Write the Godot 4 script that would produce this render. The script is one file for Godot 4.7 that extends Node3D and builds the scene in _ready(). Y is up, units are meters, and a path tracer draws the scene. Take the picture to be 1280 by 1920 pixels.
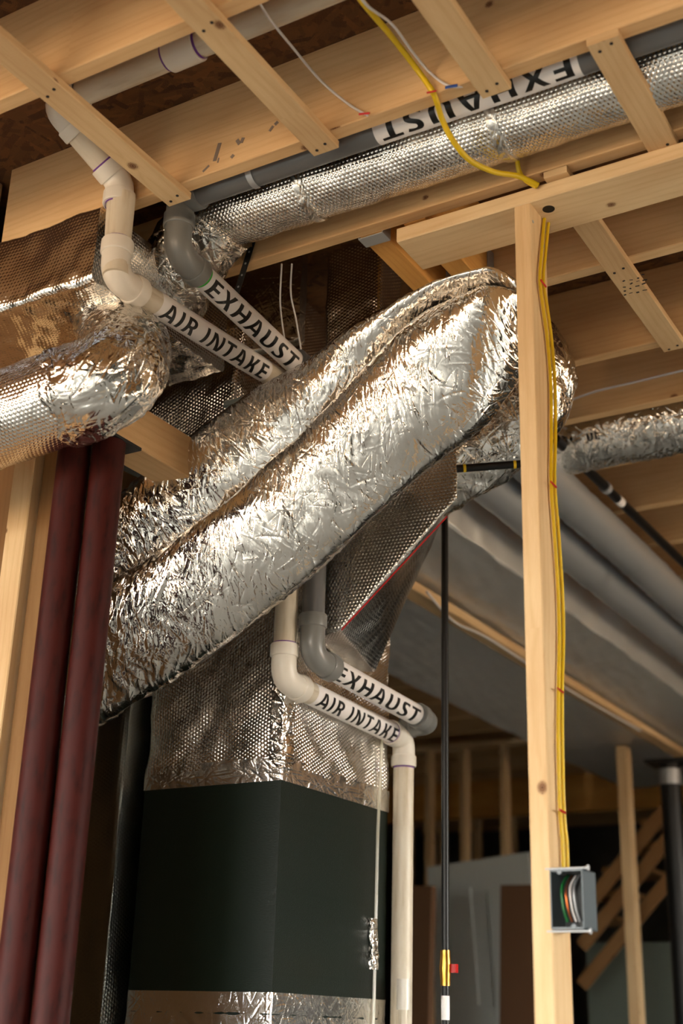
extends Node3D

# ---------------------------------------------------------------- camera frame
const CAM := Vector3(0.0, 1.2, 0.0)          # eye height above the concrete floor
const FPX := 2447.5                           # focal length for a 1280 x 1920 picture
const YAW := 0.542836
const PITCH := 0.377056
const ROLL := 0.029608
const HJ := 3.0                               # underside of the floor joists
var cam_basis := Basis.from_euler(Vector3(PITCH, YAW, ROLL), EULER_ORDER_YXZ)
var M := {}
var names := {}
var rng := RandomNumberGenerator.new()
var nz := FastNoiseLite.new()
var ridge := FastNoiseLite.new()

func ray(x: float, y: float) -> Vector3:
	return cam_basis * Vector3((x - 640.0) / FPX, -(y - 960.0) / FPX, -1.0)
func Pz(x: float, y: float, z: float) -> Vector3:
	var r := ray(x, y)
	return CAM + r * (z / r.z)
func Py(x: float, y: float, h: float) -> Vector3:
	var r := ray(x, y)
	return CAM + r * ((h - CAM.y) / r.y)
func Px(x: float, y: float, at: float) -> Vector3:
	var r := ray(x, y)
	return CAM + r * (at / r.x)
func Pd(x: float, y: float, d: float) -> Vector3:
	return CAM + ray(x, y) * d

# ---------------------------------------------------------------- scene tree helpers
func numbered(called: String) -> String:
	var n: int = names.get(called, 0)
	names[called] = n + 1
	return called if n == 0 else "%s_%03d" % [called, n]
func tag(o: Node, label: String, category := "", group := "") -> Node:
	if label: o.set_meta("label", label)
	if category: o.set_meta("category", category)
	if group: o.set_meta("group", group)
	return o
func thing(called: String, label: String, category: String, at := Vector3.ZERO, group := "") -> Node3D:
	var o := Node3D.new()
	o.name = numbered(called)
	add_child(o)
	o.position = at
	tag(o, label, category, group)
	return o
func structure(called: String) -> Node3D:
	var o := Node3D.new()
	o.name = called
	add_child(o)
	o.set_meta("kind", "structure")
	return o
# every mesh is written in world metres; a part is moved into its parent's frame
func part(called: String, mesh: Mesh, mat: Material, parent: Node, label := "") -> MeshInstance3D:
	var o := MeshInstance3D.new()
	o.name = numbered(called) if parent == self else called
	o.mesh = mesh
	o.material_override = null
	for s in mesh.get_surface_count():
		o.set_surface_override_material(s, mat)
	parent.add_child(o, true)
	var t := Vector3.ZERO
	var p: Node = parent
	while p != self:
		t += (p as Node3D).position
		p = p.get_parent()
	o.position = -t
	if label: o.set_meta("label", label)
	return o

# ---------------------------------------------------------------- mesh helpers
func commit(v: PackedVector3Array, n: PackedVector3Array, uv: PackedVector2Array, idx: PackedInt32Array) -> ArrayMesh:
	var a := []
	a.resize(Mesh.ARRAY_MAX)
	a[Mesh.ARRAY_VERTEX] = v
	a[Mesh.ARRAY_NORMAL] = n
	a[Mesh.ARRAY_TEX_UV] = uv
	a[Mesh.ARRAY_INDEX] = idx
	var m := ArrayMesh.new()
	m.add_surface_from_arrays(Mesh.PRIMITIVE_TRIANGLES, a)
	return m

# a skin over rings of points; every ring closes on itself. disp(p, n, u, v) lifts the skin along its normal
func loft(rings: Array, cap := true, disp = null, closed := true) -> ArrayMesh:
	var R := rings.size()
	var C: int = rings[0].size()
	var W := C + 1 if closed else C
	var v := PackedVector3Array(); v.resize(R * W)
	var uv := PackedVector2Array(); uv.resize(R * W)
	var n := PackedVector3Array(); n.resize(R * W)
	var along := 0.0
	for i in R:
		var ring: PackedVector3Array = rings[i]
		if i > 0:
			var s := 0.0
			for j in C: s += ring[j].distance_to(rings[i - 1][j])
			along += s / C
		var around := 0.0
		for j in W:
			var p: Vector3 = ring[j % C]
			if j > 0: around += p.distance_to(ring[j - 1])
			v[i * W + j] = p
			uv[i * W + j] = Vector2(along, around)
	for pass_ in (2 if disp != null else 1):
		for i in R:
			var i0 := maxi(i - 1, 0)
			var i1 := mini(i + 1, R - 1)
			for j in W:
				var j0 := j - 1
				var j1 := j + 1
				if closed:
					j0 = (j - 1 + C) % C
					j1 = (j + 1) % C
				else:
					j0 = maxi(j0, 0)
					j1 = mini(j1, W - 1)
				var a := v[i1 * W + j] - v[i0 * W + j]
				var b := v[i * W + j1] - v[i * W + j0]
				n[i * W + j] = b.cross(a).normalized()
		if pass_ == 0 and disp != null:
			for i in R:
				for j in (C if closed else W):
					var k := i * W + j
					v[k] += n[k] * disp.call(v[k], n[k], uv[k].x, uv[k].y)
				if closed: v[i * W + C] = v[i * W]
	# outward check
	var mid := Vector3.ZERO
	var rm := R / 2
	for j in C: mid += v[rm * W + j]
	mid /= C
	var out := 0.0
	for j in C: out += n[rm * W + j].dot((v[rm * W + j] - mid).normalized())
	var flip := closed and out < 0.0
	if flip:
		for k in n.size(): n[k] = -n[k]
	var idx := PackedInt32Array()
	for i in R - 1:
		for j in W - 1:
			var a := i * W + j
			var b := a + 1
			var c := a + W
			var d := c + 1
			if flip: idx.append_array([a, b, c, b, d, c])
			else: idx.append_array([a, c, b, b, c, d])
	if cap and closed:
		for e in 2:
			var i := 0 if e == 0 else R - 1
			var c := Vector3.ZERO
			for j in C: c += v[i * W + j]
			c /= C
			var inner := Vector3.ZERO
			var ii := 1 if e == 0 else R - 2
			for j in C: inner += v[ii * W + j]
			var nn := (c - inner / C).normalized()
			var base := v.size()
			v.append(c); n.append(nn); uv.append(Vector2.ZERO)
			for j in C + 1:
				v.append(v[i * W + j % C]); n.append(nn)
				uv.append(Vector2((v[i * W + j % C] - c).x + (v[i * W + j % C] - c).z, (v[i * W + j % C] - c).y))
			for j in C:
				var t0: Vector3 = v[base + 1 + j] - c
				var t1: Vector3 = v[base + 2 + j] - c
				if t0.cross(t1).dot(nn) > 0.0: idx.append_array([base, base + 2 + j, base + 1 + j])
				else: idx.append_array([base, base + 1 + j, base + 2 + j])
	return commit(v, n, uv, idx)

func frames(path: Array) -> Array:
	var out := []
	var side := Vector3.ZERO
	for i in path.size():
		var d: Vector3 = (path[mini(i + 1, path.size() - 1)] - path[maxi(i - 1, 0)]).normalized()
		if i == 0:
			side = d.cross(Vector3.UP if absf(d.y) < 0.9 else Vector3.RIGHT).normalized()
		else:
			side = (side - d * side.dot(d)).normalized()
		out.append([side, d.cross(side).normalized()])
	return out
func circle_ring(c: Vector3, s: Vector3, u: Vector3, r: float, seg: int) -> PackedVector3Array:
	var ring := PackedVector3Array()
	for j in seg:
		var a := TAU * j / seg
		ring.append(c + (s * cos(a) + u * sin(a)) * r)
	return ring
func tube(path: Array, r, seg := 20, cap := true, disp = null) -> ArrayMesh:
	var fr := frames(path)
	var rings := []
	for i in path.size():
		rings.append(circle_ring(path[i], fr[i][0], fr[i][1], r[i] if r is Array else r, seg))
	return loft(rings, cap, disp)
# straight runs joined by round bends
func bent(pts: Array, rad: float, steps := 8) -> Array:
	var out := [pts[0]]
	for i in range(1, pts.size() - 1):
		var a: Vector3 = (pts[i - 1] - pts[i]).normalized()
		var b: Vector3 = (pts[i + 1] - pts[i]).normalized()
		var half := a.angle_to(b) / 2.0
		var back := minf(rad / tan(half), minf(pts[i].distance_to(pts[i - 1]), pts[i].distance_to(pts[i + 1])) * 0.48)
		for k in steps + 1:
			var t := float(k) / steps
			var p0: Vector3 = pts[i] + a * back
			var p2: Vector3 = pts[i] + b * back
			out.append(p0.lerp(pts[i], t).lerp(pts[i].lerp(p2, t), t))
	out.append(pts[-1])
	return out
func smooth_path(pts: Array, per := 8) -> Array:
	var c := Curve3D.new()
	for i in pts.size():
		var t: Vector3 = (pts[mini(i + 1, pts.size() - 1)] - pts[maxi(i - 1, 0)]) / 6.0
		c.add_point(pts[i], -t, t)
	var out := []
	for i in pts.size() - 1:
		for k in per: out.append(c.sample(i, float(k) / per))
	out.append(pts[-1])
	return out
func resample(path: Array, step: float) -> Array:
	var out := [path[0]]
	for i in path.size() - 1:
		var L: float = path[i].distance_to(path[i + 1])
		var n := maxi(1, int(round(L / step)))
		for k in range(1, n + 1): out.append(path[i].lerp(path[i + 1], float(k) / n))
	return out

# a sawn timber with eased edges from a to b: w across (horizontal), h along "up"; grain runs along u
func beam(a: Vector3, b: Vector3, w: float, h: float, up := Vector3.UP, ease := 0.0025) -> ArrayMesh:
	var d := (b - a).normalized()
	var side := d.cross(up).normalized()
	var u := side.cross(d).normalized()
	var c := ease
	var pr := [Vector2(-w / 2 + c, -h / 2), Vector2(w / 2 - c, -h / 2), Vector2(w / 2, -h / 2 + c), Vector2(w / 2, h / 2 - c), Vector2(w / 2 - c, h / 2), Vector2(-w / 2 + c, h / 2), Vector2(-w / 2, h / 2 - c), Vector2(-w / 2, -h / 2 + c)]
	var v := PackedVector3Array(); var n := PackedVector3Array(); var uv := PackedVector2Array(); var idx := PackedInt32Array()
	var L := a.distance_to(b)
	var ou := rng.randf() * 2.4
	var ov := rng.randf() * 0.6
	for j in 8:
		var p: Vector2 = pr[j]
		var q: Vector2 = pr[(j + 1) % 8]
		var e := (q - p).normalized()
		var nn := (side * e.y - u * e.x).normalized()
		var k := v.size()
		var l := p.distance_to(q)
		for s in [[a, p, 0.0, 0.0], [b, p, L, 0.0], [b, q, L, l], [a, q, 0.0, l]]:
			v.append(s[0] + side * s[1].x + u * s[1].y); n.append(nn); uv.append(Vector2(ou + s[2], ov + s[3]))
		ov += l + 0.03
		idx.append_array([k, k + 2, k + 1, k, k + 3, k + 2])
	for e in 2:
		var o: Vector3 = a if e == 0 else b
		var nn := -d if e == 0 else d
		var k := v.size()
		for j in 8:
			v.append(o + side * pr[j].x + u * pr[j].y); n.append(nn); uv.append(Vector2(ou + pr[j].x * 0.3, ov + pr[j].y))
		for j in range(1, 7):
			if e == 1: idx.append_array([k, k + j, k + j + 1])
			else: idx.append_array([k, k + j + 1, k + j])
	return commit(v, n, uv, idx)
func slab(lo: Vector3, hi: Vector3, ease := 0.002) -> ArrayMesh:
	# box between two corners, grain along its longest side
	var s := hi - lo
	var c := (lo + hi) / 2
	if s.x >= s.y and s.x >= s.z: return beam(Vector3(lo.x, c.y, c.z), Vector3(hi.x, c.y, c.z), s.z, s.y, Vector3.UP, ease)
	if s.y >= s.z: return beam(Vector3(c.x, lo.y, c.z), Vector3(c.x, hi.y, c.z), s.z, s.x, Vector3.RIGHT, ease)
	return beam(Vector3(c.x, c.y, lo.z), Vector3(c.x, c.y, hi.z), s.x, s.y, Vector3.UP, ease)
func round_rect(c: Vector3, s: Vector3, u: Vector3, w: float, h: float, r: float, step := 0.02) -> PackedVector3Array:
	var ring := PackedVector3Array()
	var nw := maxi(2, int((w - 2 * r) / step))
	var nh := maxi(2, int((h - 2 * r) / step))
	var cs := [Vector2(w / 2 - r, h / 2 - r), Vector2(-w / 2 + r, h / 2 - r), Vector2(-w / 2 + r, -h / 2 + r), Vector2(w / 2 - r, -h / 2 + r)]
	for q in 4:
		for k in 5:
			var a := PI / 2 * q + PI / 2 * k / 4.0
			var p: Vector2 = cs[q] + Vector2(cos(a), sin(a)) * r
			ring.append(c + s * p.x + u * p.y)
		var nn := nw if q % 2 == 0 else nh
		var a1 := PI / 2 * (q + 1)
		var p0: Vector2 = cs[q] + Vector2(cos(a1), sin(a1)) * r
		var p1: Vector2 = cs[(q + 1) % 4] + Vector2(cos(a1), sin(a1)) * r
		for k in range(1, nn):
			var p := p0.lerp(p1, float(k) / nn)
			ring.append(c + s * p.x + u * p.y)
	return ring
func box_duct(a: Vector3, b: Vector3, s: Vector3, u: Vector3, w: float, h: float, r: float, disp, step := 0.02) -> ArrayMesh:
	var rings := []
	var n := maxi(2, int(a.distance_to(b) / step))
	for i in n + 1: rings.append(round_rect(a.lerp(b, float(i) / n), s, u, w, h, r, step))
	return loft(rings, true, disp)
# flat print bent round a pipe: x runs along dir, y runs round it
func lettering(text: String, cap: float, c: Vector3, dir: Vector3, face: Vector3, r: float, fit := 0.0, flat := false) -> ArrayMesh:
	var tm := TextMesh.new()
	var f := SystemFont.new()
	f.font_names = PackedStringArray(["Droid Sans"])
	f.font_weight = 700
	var fv := FontVariation.new()
	fv.base_font = f
	fv.spacing_glyph = 3
	tm.font = fv
	tm.font_size = 64
	tm.pixel_size = cap / (64.0 * 0.714)
	tm.depth = 0.0
	tm.curve_step = 1.0
	tm.text = text.replace("I", "l")      # a plain bar for the capital I; it is cut to cap height below
	var arr := tm.get_mesh_arrays()
	var vs: PackedVector3Array = arr[Mesh.ARRAY_VERTEX]
	var ix := PackedInt32Array(range(vs.size()))
	if arr[Mesh.ARRAY_INDEX] != null and arr[Mesh.ARRAY_INDEX].size(): ix = arr[Mesh.ARRAY_INDEX]
	var lo := Vector2(1e9, 1e9)
	var hi := -lo
	for p in vs:
		lo = lo.min(Vector2(p.x, p.y)); hi = hi.max(Vector2(p.x, p.y))
	hi.y = minf(hi.y, lo.y + cap * 1.02)
	for k in vs.size(): vs[k].y = minf(vs[k].y, hi.y)
	var m := (lo + hi) / 2
	var squeeze := 1.0 if fit <= 0.0 else fit / (hi.x - lo.x)
	var stack := []
	for k in range(0, ix.size(), 3):
		stack.append([Vector2(vs[ix[k]].x, vs[ix[k]].y) - m, Vector2(vs[ix[k + 1]].x, vs[ix[k + 1]].y) - m, Vector2(vs[ix[k + 2]].x, vs[ix[k + 2]].y) - m])
	var up := face.cross(dir).normalized()
	var V := PackedVector3Array(); var N := PackedVector3Array(); var U := PackedVector2Array()
	while stack.size():
		var t: Array = stack.pop_back()
		var worst := -1
		var most := 0.005
		for e in 3:
			var dy := absf(t[e].y - t[(e + 1) % 3].y)
			if dy > most:
				most = dy; worst = e
		if worst >= 0 and not flat:
			var a: Vector2 = t[worst]; var b: Vector2 = t[(worst + 1) % 3]; var cc: Vector2 = t[(worst + 2) % 3]
			var h := (a + b) / 2
			stack.append([a, h, cc]); stack.append([h, b, cc])
			continue
		for p in t:
			var an: float = p.y / r
			var rad := face * cos(an) + up * sin(an)
			if flat:
				V.append(c + dir * p.x * squeeze + up * p.y); N.append(face)
			else:
				V.append(c + dir * p.x * squeeze + rad * r); N.append(rad)
			U.append(p)
	return commit(V, N, U, PackedInt32Array(range(V.size())))

# ---------------------------------------------------------------- textures
func tri(x: float) -> float:
	return absf(fposmod(x, 1.0) * 2.0 - 1.0)
func wood_texture(sd: int, knots: int) -> ImageTexture:
	var w := 1024
	var h := 512
	var n := FastNoiseLite.new()
	n.seed = sd; n.frequency = 1.0; n.fractal_octaves = 3
	var r := RandomNumberGenerator.new()
	r.seed = sd
	var ks := []
	for k in knots: ks.append([r.randf() * 2.4, r.randf() * 0.6, r.randf_range(0.004, 0.011)])
	var im := Image.create(w, h, false, Image.FORMAT_RGB8)
	for y in h:
		var fy := 0.6 * y / h
		for x in w:
			var fx := 2.4 * x / w
			var edge := minf(1.0, minf(minf(fx, 2.4 - fx) / 0.06, minf(fy, 0.6 - fy) / 0.02))
			var bend := n.get_noise_2d(fx * 0.9, fy * 3.0) * 0.02 * edge
			var dark := 0.0
			for k in ks:
				var dx: float = fx - k[0]
				var dy: float = fy - k[1]
				if absf(dx) < 0.16 and absf(dy) < 0.08:
					var q := dx * dx * 0.12 + dy * dy
					bend += k[2] * 1.6 * exp(-q / (k[2] * k[2] * 3.0)) * signf(dy)
					var e: float = sqrt(dx * dx * 0.7 + dy * dy) / k[2]
					if e < 1.0: dark = maxf(dark, 0.75 - 0.35 * e + 0.2 * sin(e * 14.0))
					elif e < 1.5: dark = maxf(dark, 0.3 * (1.5 - e))
			var g := (fy + bend) * 85.0 + n.get_noise_2d(fx * 0.5 + 7.0, fy * 9.0) * 2.0
			var ring := pow(0.5 + 0.5 * sin(g * TAU * 0.55), 3.0)
			var fine := n.get_noise_2d(fx * 14.0, fy * 900.0)
			var patch := n.get_noise_2d(fx * 1.7 + 30.0, fy * 5.0)
			var t := clampf(0.22 + ring * 0.13 + fine * 0.12 + patch * 0.3 * edge, 0.0, 1.0)
			var c := Color(0.88, 0.79, 0.65).lerp(Color(0.71, 0.56, 0.40), t)
			c = c.lerp(Color(0.26, 0.13, 0.07), dark)
			im.set_pixel(x, y, c)
	return ImageTexture.create_from_image(im)
func osb_texture() -> ImageTexture:
	var im := Image.create(512, 512, false, Image.FORMAT_RGB8)
	im.fill(Color(0.5, 0.34, 0.19))
	var r := RandomNumberGenerator.new()
	r.seed = 5
	for k in 2200:
		var c := Color(0.56, 0.37, 0.2).lerp(Color(0.3, 0.17, 0.08), r.randf()).lerp(Color(0.66, 0.48, 0.28), r.randf() * 0.5)
		var a := r.randfn(0.0, 0.7)
		var L := r.randi_range(18, 52)
		var Wd := r.randi_range(4, 11)
		var x0 := r.randf() * 512.0
		var y0 := r.randf() * 512.0
		for i in L:
			for j in Wd:
				im.set_pixel(posmod(int(x0 + i * cos(a) - j * sin(a)), 512), posmod(int(y0 + i * sin(a) + j * cos(a)), 512), c)
	return ImageTexture.create_from_image(im)
# dimpled bubble wrap under foil: one hexagonal cell pair, repeats
func bubble_texture() -> ImageTexture:
	var w := 48
	var h := 84
	var im := Image.create(w, h, false, Image.FORMAT_RF)
	for y in h:
		for x in w:
			var best := 9.0
			for cx in [0.0, 0.5, 1.0]:
				for cy in ([0.0, 1.0] if cx != 0.5 else [0.5]):
					best = minf(best, Vector2(float(x) / w - cx, (float(y) / h - cy) * 1.732).length())
			var t := clampf(1.0 - best / 0.5, 0.0, 1.0)
			im.set_pixel(x, y, Color(smoothstep(0.0, 0.75, t), 0, 0))
	return ImageTexture.create_from_image(im)
# creases of handled foil: short sharp folds scattered over a tile that repeats; lean = 0 folds every way, 1 folds across the roll
func crease_normals(sd: int, count: int, lean: float, strength: float) -> ImageTexture:
	var s := 512
	var r := RandomNumberGenerator.new()
	r.seed = sd
	var hgt := PackedFloat32Array()
	hgt.resize(s * s)
	for k in count:
		var a := r.randf() * TAU
		if r.randf() < lean: a = PI / 2 + r.randfn(0.0, 0.42)
		var big := pow(r.randf(), 2.5)
		var half := lerpf(8.0, 85.0, big)
		var wd := lerpf(2.0, 9.0, big) * r.randf_range(0.7, 1.4)
		var amp := wd * r.randf_range(-0.2, 0.24)
		var x0 := r.randf() * s
		var y0 := r.randf() * s
		var c := cos(a)
		var d := sin(a)
		var skew := r.randf_range(0.25, 0.75)
		var bow := r.randf_range(-0.0016, 0.0016)
		for i in range(-int(half), int(half) + 1):
			var fade := 1.0 - absf(i) / half
			var off := bow * i * i
			for j in range(-int(wd) - 1, int(wd) + 2):
				var side := j / wd
				var hgt_ := maxf(0.0, 1.0 - absf(side) / (skew if side < 0.0 else 1.0 - skew) * 0.5)
				if hgt_ <= 0.0: continue
				var x := posmod(int(x0 + i * c - (j + off) * d), s)
				var y := posmod(int(y0 + i * d + (j + off) * c), s)
				var at := y * s + x
				hgt[at] = lerpf(hgt[at], hgt[at] + amp * hgt_, 0.6) if fade > 0.4 else hgt[at] + amp * hgt_ * fade
	# soften once so that folds keep a small radius
	var sm := PackedFloat32Array()
	sm.resize(s * s)
	for y in s:
		for x in s:
			var x1 := (x + 1) % s
			var x9 := (x + s - 1) % s
			var y1 := ((y + 1) % s) * s
			var y9 := ((y + s - 1) % s) * s
			sm[y * s + x] = (hgt[y * s + x] * 4.0 + 2.0 * (hgt[y * s + x1] + hgt[y * s + x9] + hgt[y1 + x] + hgt[y9 + x]) + hgt[y1 + x1] + hgt[y1 + x9] + hgt[y9 + x1] + hgt[y9 + x9]) / 16.0
	var im := Image.create(s, s, false, Image.FORMAT_RGB8)
	for y in s:
		for x in s:
			var dx := sm[y * s + (x + 1) % s] - sm[y * s + (x + s - 1) % s]
			var dy := sm[((y + 1) % s) * s + x] - sm[((y + s - 1) % s) * s + x]
			var n := Vector3(-dx * strength, -dy * strength, 1.0).normalized()
			im.set_pixel(x, y, Color(n.x * 0.5 + 0.5, n.y * 0.5 + 0.5, n.z * 0.5 + 0.5))
	return ImageTexture.create_from_image(im)
func noise_tex(freq: float, oct: int, sd: int, ramp: Array = []) -> NoiseTexture2D:
	var t := NoiseTexture2D.new()
	t.width = 512; t.height = 512; t.seamless = true
	var n := FastNoiseLite.new()
	n.seed = sd; n.frequency = freq; n.fractal_octaves = oct
	t.noise = n
	if ramp.size():
		var g := Gradient.new()
		g.offsets = PackedFloat32Array(ramp[0]); g.colors = PackedColorArray(ramp[1])
		t.color_ramp = g
	return t

# ---------------------------------------------------------------- materials
func mat(c: Color, rough := 0.6, metal := 0.0) -> StandardMaterial3D:
	var m := StandardMaterial3D.new()
	m.albedo_color = c
	m.roughness = rough
	m.metallic = metal
	return m
func wood(tex: Texture2D, tint: Color) -> StandardMaterial3D:
	var m := mat(tint, 0.72)
	m.albedo_texture = tex
	m.uv1_scale = Vector3(1.0 / 2.4, 1.0 / 0.6, 1)
	m.metallic_specular = 0.3
	return m
func foil(c: Color, rough: float, normal: Texture2D, nscale: float, tile: float, bubbles: bool, depth_cm := 0.1) -> StandardMaterial3D:
	var m := mat(c, rough, 1.0)
	m.normal_enabled = normal != null
	m.normal_texture = normal
	m.normal_scale = nscale
	if bubbles:
		m.heightmap_enabled = true
		m.heightmap_texture = M.bubble_tex
		m.heightmap_scale = depth_cm
	m.uv1_scale = Vector3(1.0 / tile, 1.0 / tile, 1)
	return m
func make_materials() -> void:
	M.bubble_tex = bubble_texture()
	var w1 := wood_texture(11, 5)
	var w2 := wood_texture(23, 7)
	M.joist = wood(w1, Color(1.0, 0.94, 0.86))
	M.joist_b = wood(w2, Color(0.98, 0.91, 0.82))
	M.strap = wood(w2, Color(0.96, 0.92, 0.86))
	M.stud = wood(w1, Color(1.0, 0.97, 0.92))
	M.stud_b = wood(w2, Color(1.0, 0.98, 0.94))
	M.old_wood = wood(w2, Color(0.6, 0.51, 0.41))
	M.beam_wood = wood(w1, Color(1.0, 0.84, 0.58))
	M.osb = mat(Color(0.8, 0.76, 0.7), 0.85)
	M.osb.albedo_texture = osb_texture()
	M.osb.uv1_triplanar = true
	M.osb.uv1_world_triplanar = true
	M.osb.uv1_scale = Vector3(1.1, 1.1, 1.1)
	var crumple := crease_normals(3, 1500, 0.1, 1.0)
	var across := crease_normals(8, 1300, 0.75, 0.9)
	M.foil_crumple = foil(Color(0.90, 0.885, 0.86), 0.15, across, 0.8, 0.28, false)
	M.foil_rough = foil(Color(0.90, 0.885, 0.86), 0.15, crumple, 1.0, 0.30, false)
	M.foil_tape = foil(Color(0.88, 0.87, 0.85), 0.24, crumple, 0.5, 0.3, false)
	# bubble wrap: the dimples are relief, tiled in metres
	M.foil_bubble = foil(Color(0.90, 0.885, 0.86), 0.15, null, 1.0, 1.0, true, 0.10)
	M.foil_bubble.uv1_scale = Vector3(1.0 / 0.0105, 1.0 / 0.0182, 1)
	M.foil_bubble_tri = M.foil_bubble.duplicate()
	M.foil_bubble_tri.uv1_triplanar = true
	M.foil_bubble_tri.uv1_scale = Vector3(1.0 / 0.0105, 1.0 / 0.0182, 1.0 / 0.0105)
	M.foil_dull = foil(Color(0.93, 0.93, 0.92), 0.48, null, 1.0, 1.0, true, 0.10)
	M.foil_dull.uv1_scale = Vector3(1.0 / 0.0105, 1.0 / 0.0182, 1)
	M.foil_dull.metallic = 0.85
	M.foil_dark_reflection = foil(Color(0.52, 0.53, 0.51), 0.34, null, 1.0, 1.0, true, 0.08)  # same foil darkened: its dim reflection is put into the colour
	M.foil_dark_reflection.uv1_scale = Vector3(1.0 / 0.0105, 1.0 / 0.0182, 1)
	M.foil_bubble_soft = foil(Color(0.88, 0.87, 0.85), 0.2, null, 1.0, 1.0, true, 0.05)
	M.foil_bubble_soft.uv1_scale = Vector3(1.0 / 0.0105, 1.0 / 0.0182, 1)
	M.pvc = mat(Color(0.86, 0.83, 0.78), 0.32)
	M.pvc_pipe = mat(Color(0.83, 0.79, 0.72), 0.42)
	M.pvc_pipe.albedo_texture = noise_tex(0.012, 4, 4, [[0.0, 0.35, 0.6, 1.0], [Color(0.88, 0.85, 0.79), Color(0.96, 0.94, 0.91), Color(0.99, 0.98, 0.96), Color(1, 1, 1)]])
	M.pvc_pipe.uv1_scale = Vector3(0.9, 6, 1)
	M.grey_pipe = mat(Color(0.40, 0.40, 0.40), 0.34)
	M.grey_hub = mat(Color(0.47, 0.47, 0.46), 0.3)
	M.purple = mat(Color(0.42, 0.22, 0.55), 0.5)
	M.green_print = mat(Color(0.2, 0.75, 0.2), 0.5)
	M.paper = mat(Color(0.93, 0.91, 0.90), 0.38)
	M.ink = mat(Color(0.02, 0.02, 0.02), 0.4)
	M.stamp = mat(Color(0.14, 0.12, 0.11), 0.8)
	M.glue = mat(Color(0.50, 0.44, 0.39), 0.6)
	M.red_steel = mat(Color(0.24, 0.062, 0.042), 0.58)
	M.red_steel.metallic_specular = 0.3
	M.red_steel.albedo_texture = noise_tex(0.02, 5, 9, [[0.0, 0.3, 0.55, 1.0], [Color(0.55, 0.5, 0.48), Color(0.85, 0.82, 0.8), Color(1, 1, 1), Color(1, 0.95, 0.92)]])
	M.red_steel.uv1_scale = Vector3(1.2, 4, 1)
	M.black_iron = mat(Color(0.055, 0.05, 0.05), 0.42, 0.3)
	M.black_steel = mat(Color(0.045, 0.045, 0.05), 0.5)
	M.brass = mat(Color(0.75, 0.55, 0.25), 0.3, 1.0)
	M.red_plastic = mat(Color(0.75, 0.06, 0.05), 0.4)
	M.blue_plastic = mat(Color(0.05, 0.22, 0.5), 0.4)
	M.cable_yellow = mat(Color(0.86, 0.72, 0.05), 0.42)
	M.cable_white = mat(Color(0.85, 0.83, 0.82), 0.45)
	M.galv = mat(Color(0.72, 0.73, 0.74), 0.45, 0.6)
	M.furnace = mat(Color(0.072, 0.112, 0.088), 0.34)
	M.furnace.metallic_specular = 0.38
	M.furnace.heightmap_enabled = true
	M.furnace.heightmap_texture = noise_tex(0.09, 3, 31)
	M.furnace.heightmap_scale = 0.05
	M.furnace.uv1_scale = Vector3(5, 5, 5)
	M.concrete = mat(Color(0.64, 0.63, 0.60), 0.85)
	M.concrete.albedo_texture = noise_tex(0.01, 5, 2, [[0.0, 1.0], [Color(0.78, 0.77, 0.75), Color(1, 1, 1)]])
	M.concrete.uv1_triplanar = true
	M.concrete.uv1_world_triplanar = true
	M.concrete.uv1_scale = Vector3(0.5, 0.5, 0.5)
	M.foundation = M.concrete.duplicate()
	M.foundation.albedo_color = Color(0.36, 0.36, 0.34)
	M.door = mat(Color(0.80, 0.82, 0.80), 0.45)
	M.cardboard = mat(Color(0.42, 0.29, 0.19), 0.85)
	M.drywall = mat(Color(0.42, 0.46, 0.42), 0.8)
	M.plastic_grey = mat(Color(0.33, 0.365, 0.385), 0.4)
	M.box_inside_shade = mat(Color(0.10, 0.12, 0.12), 0.5)  # darker than the box sides: shade of the recess put into the colour
	M.copper = mat(Color(0.8, 0.45, 0.25), 0.3, 1.0)
	M.green_wire = mat(Color(0.05, 0.35, 0.15), 0.4)
	M.orange = mat(Color(0.95, 0.55, 0.1), 0.5)
	M.grey_box = mat(Color(0.36, 0.39, 0.38), 0.45)
	M.clear_tube = mat(Color(0.92, 0.9, 0.82), 0.15)
	M.clear_tube.transparency = BaseMaterial3D.TRANSPARENCY_ALPHA
	M.clear_tube.albedo_color.a = 0.35

# relief of the foil skins (metres)
func d_bubble(p: Vector3, _n: Vector3, u: float, v: float) -> float:
	return nz.get_noise_3dv(p * 7.0) * 0.004 + ridge.get_noise_3dv(p * 16.0) * 0.0018 + 0.0008 * sin(u * 40.0 + v * 9.0)
func d_rough(p: Vector3, _n: Vector3, _u: float, _v: float) -> float:
	return nz.get_noise_3dv(p * 8.0) * 0.010 + ridge.get_noise_3dv(p * 14.0) * 0.007 + ridge.get_noise_3dv(p * 34.0) * 0.003
func d_flex(p: Vector3, _n: Vector3, u: float, v: float) -> float:
	return nz.get_noise_3dv(p * 8.0) * 0.006 + 0.006 * absf(sin(u * 95.0 + nz.get_noise_2d(v * 18.0, u * 6.0) * 2.4)) + ridge.get_noise_3dv(p * 30.0) * 0.003

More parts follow.
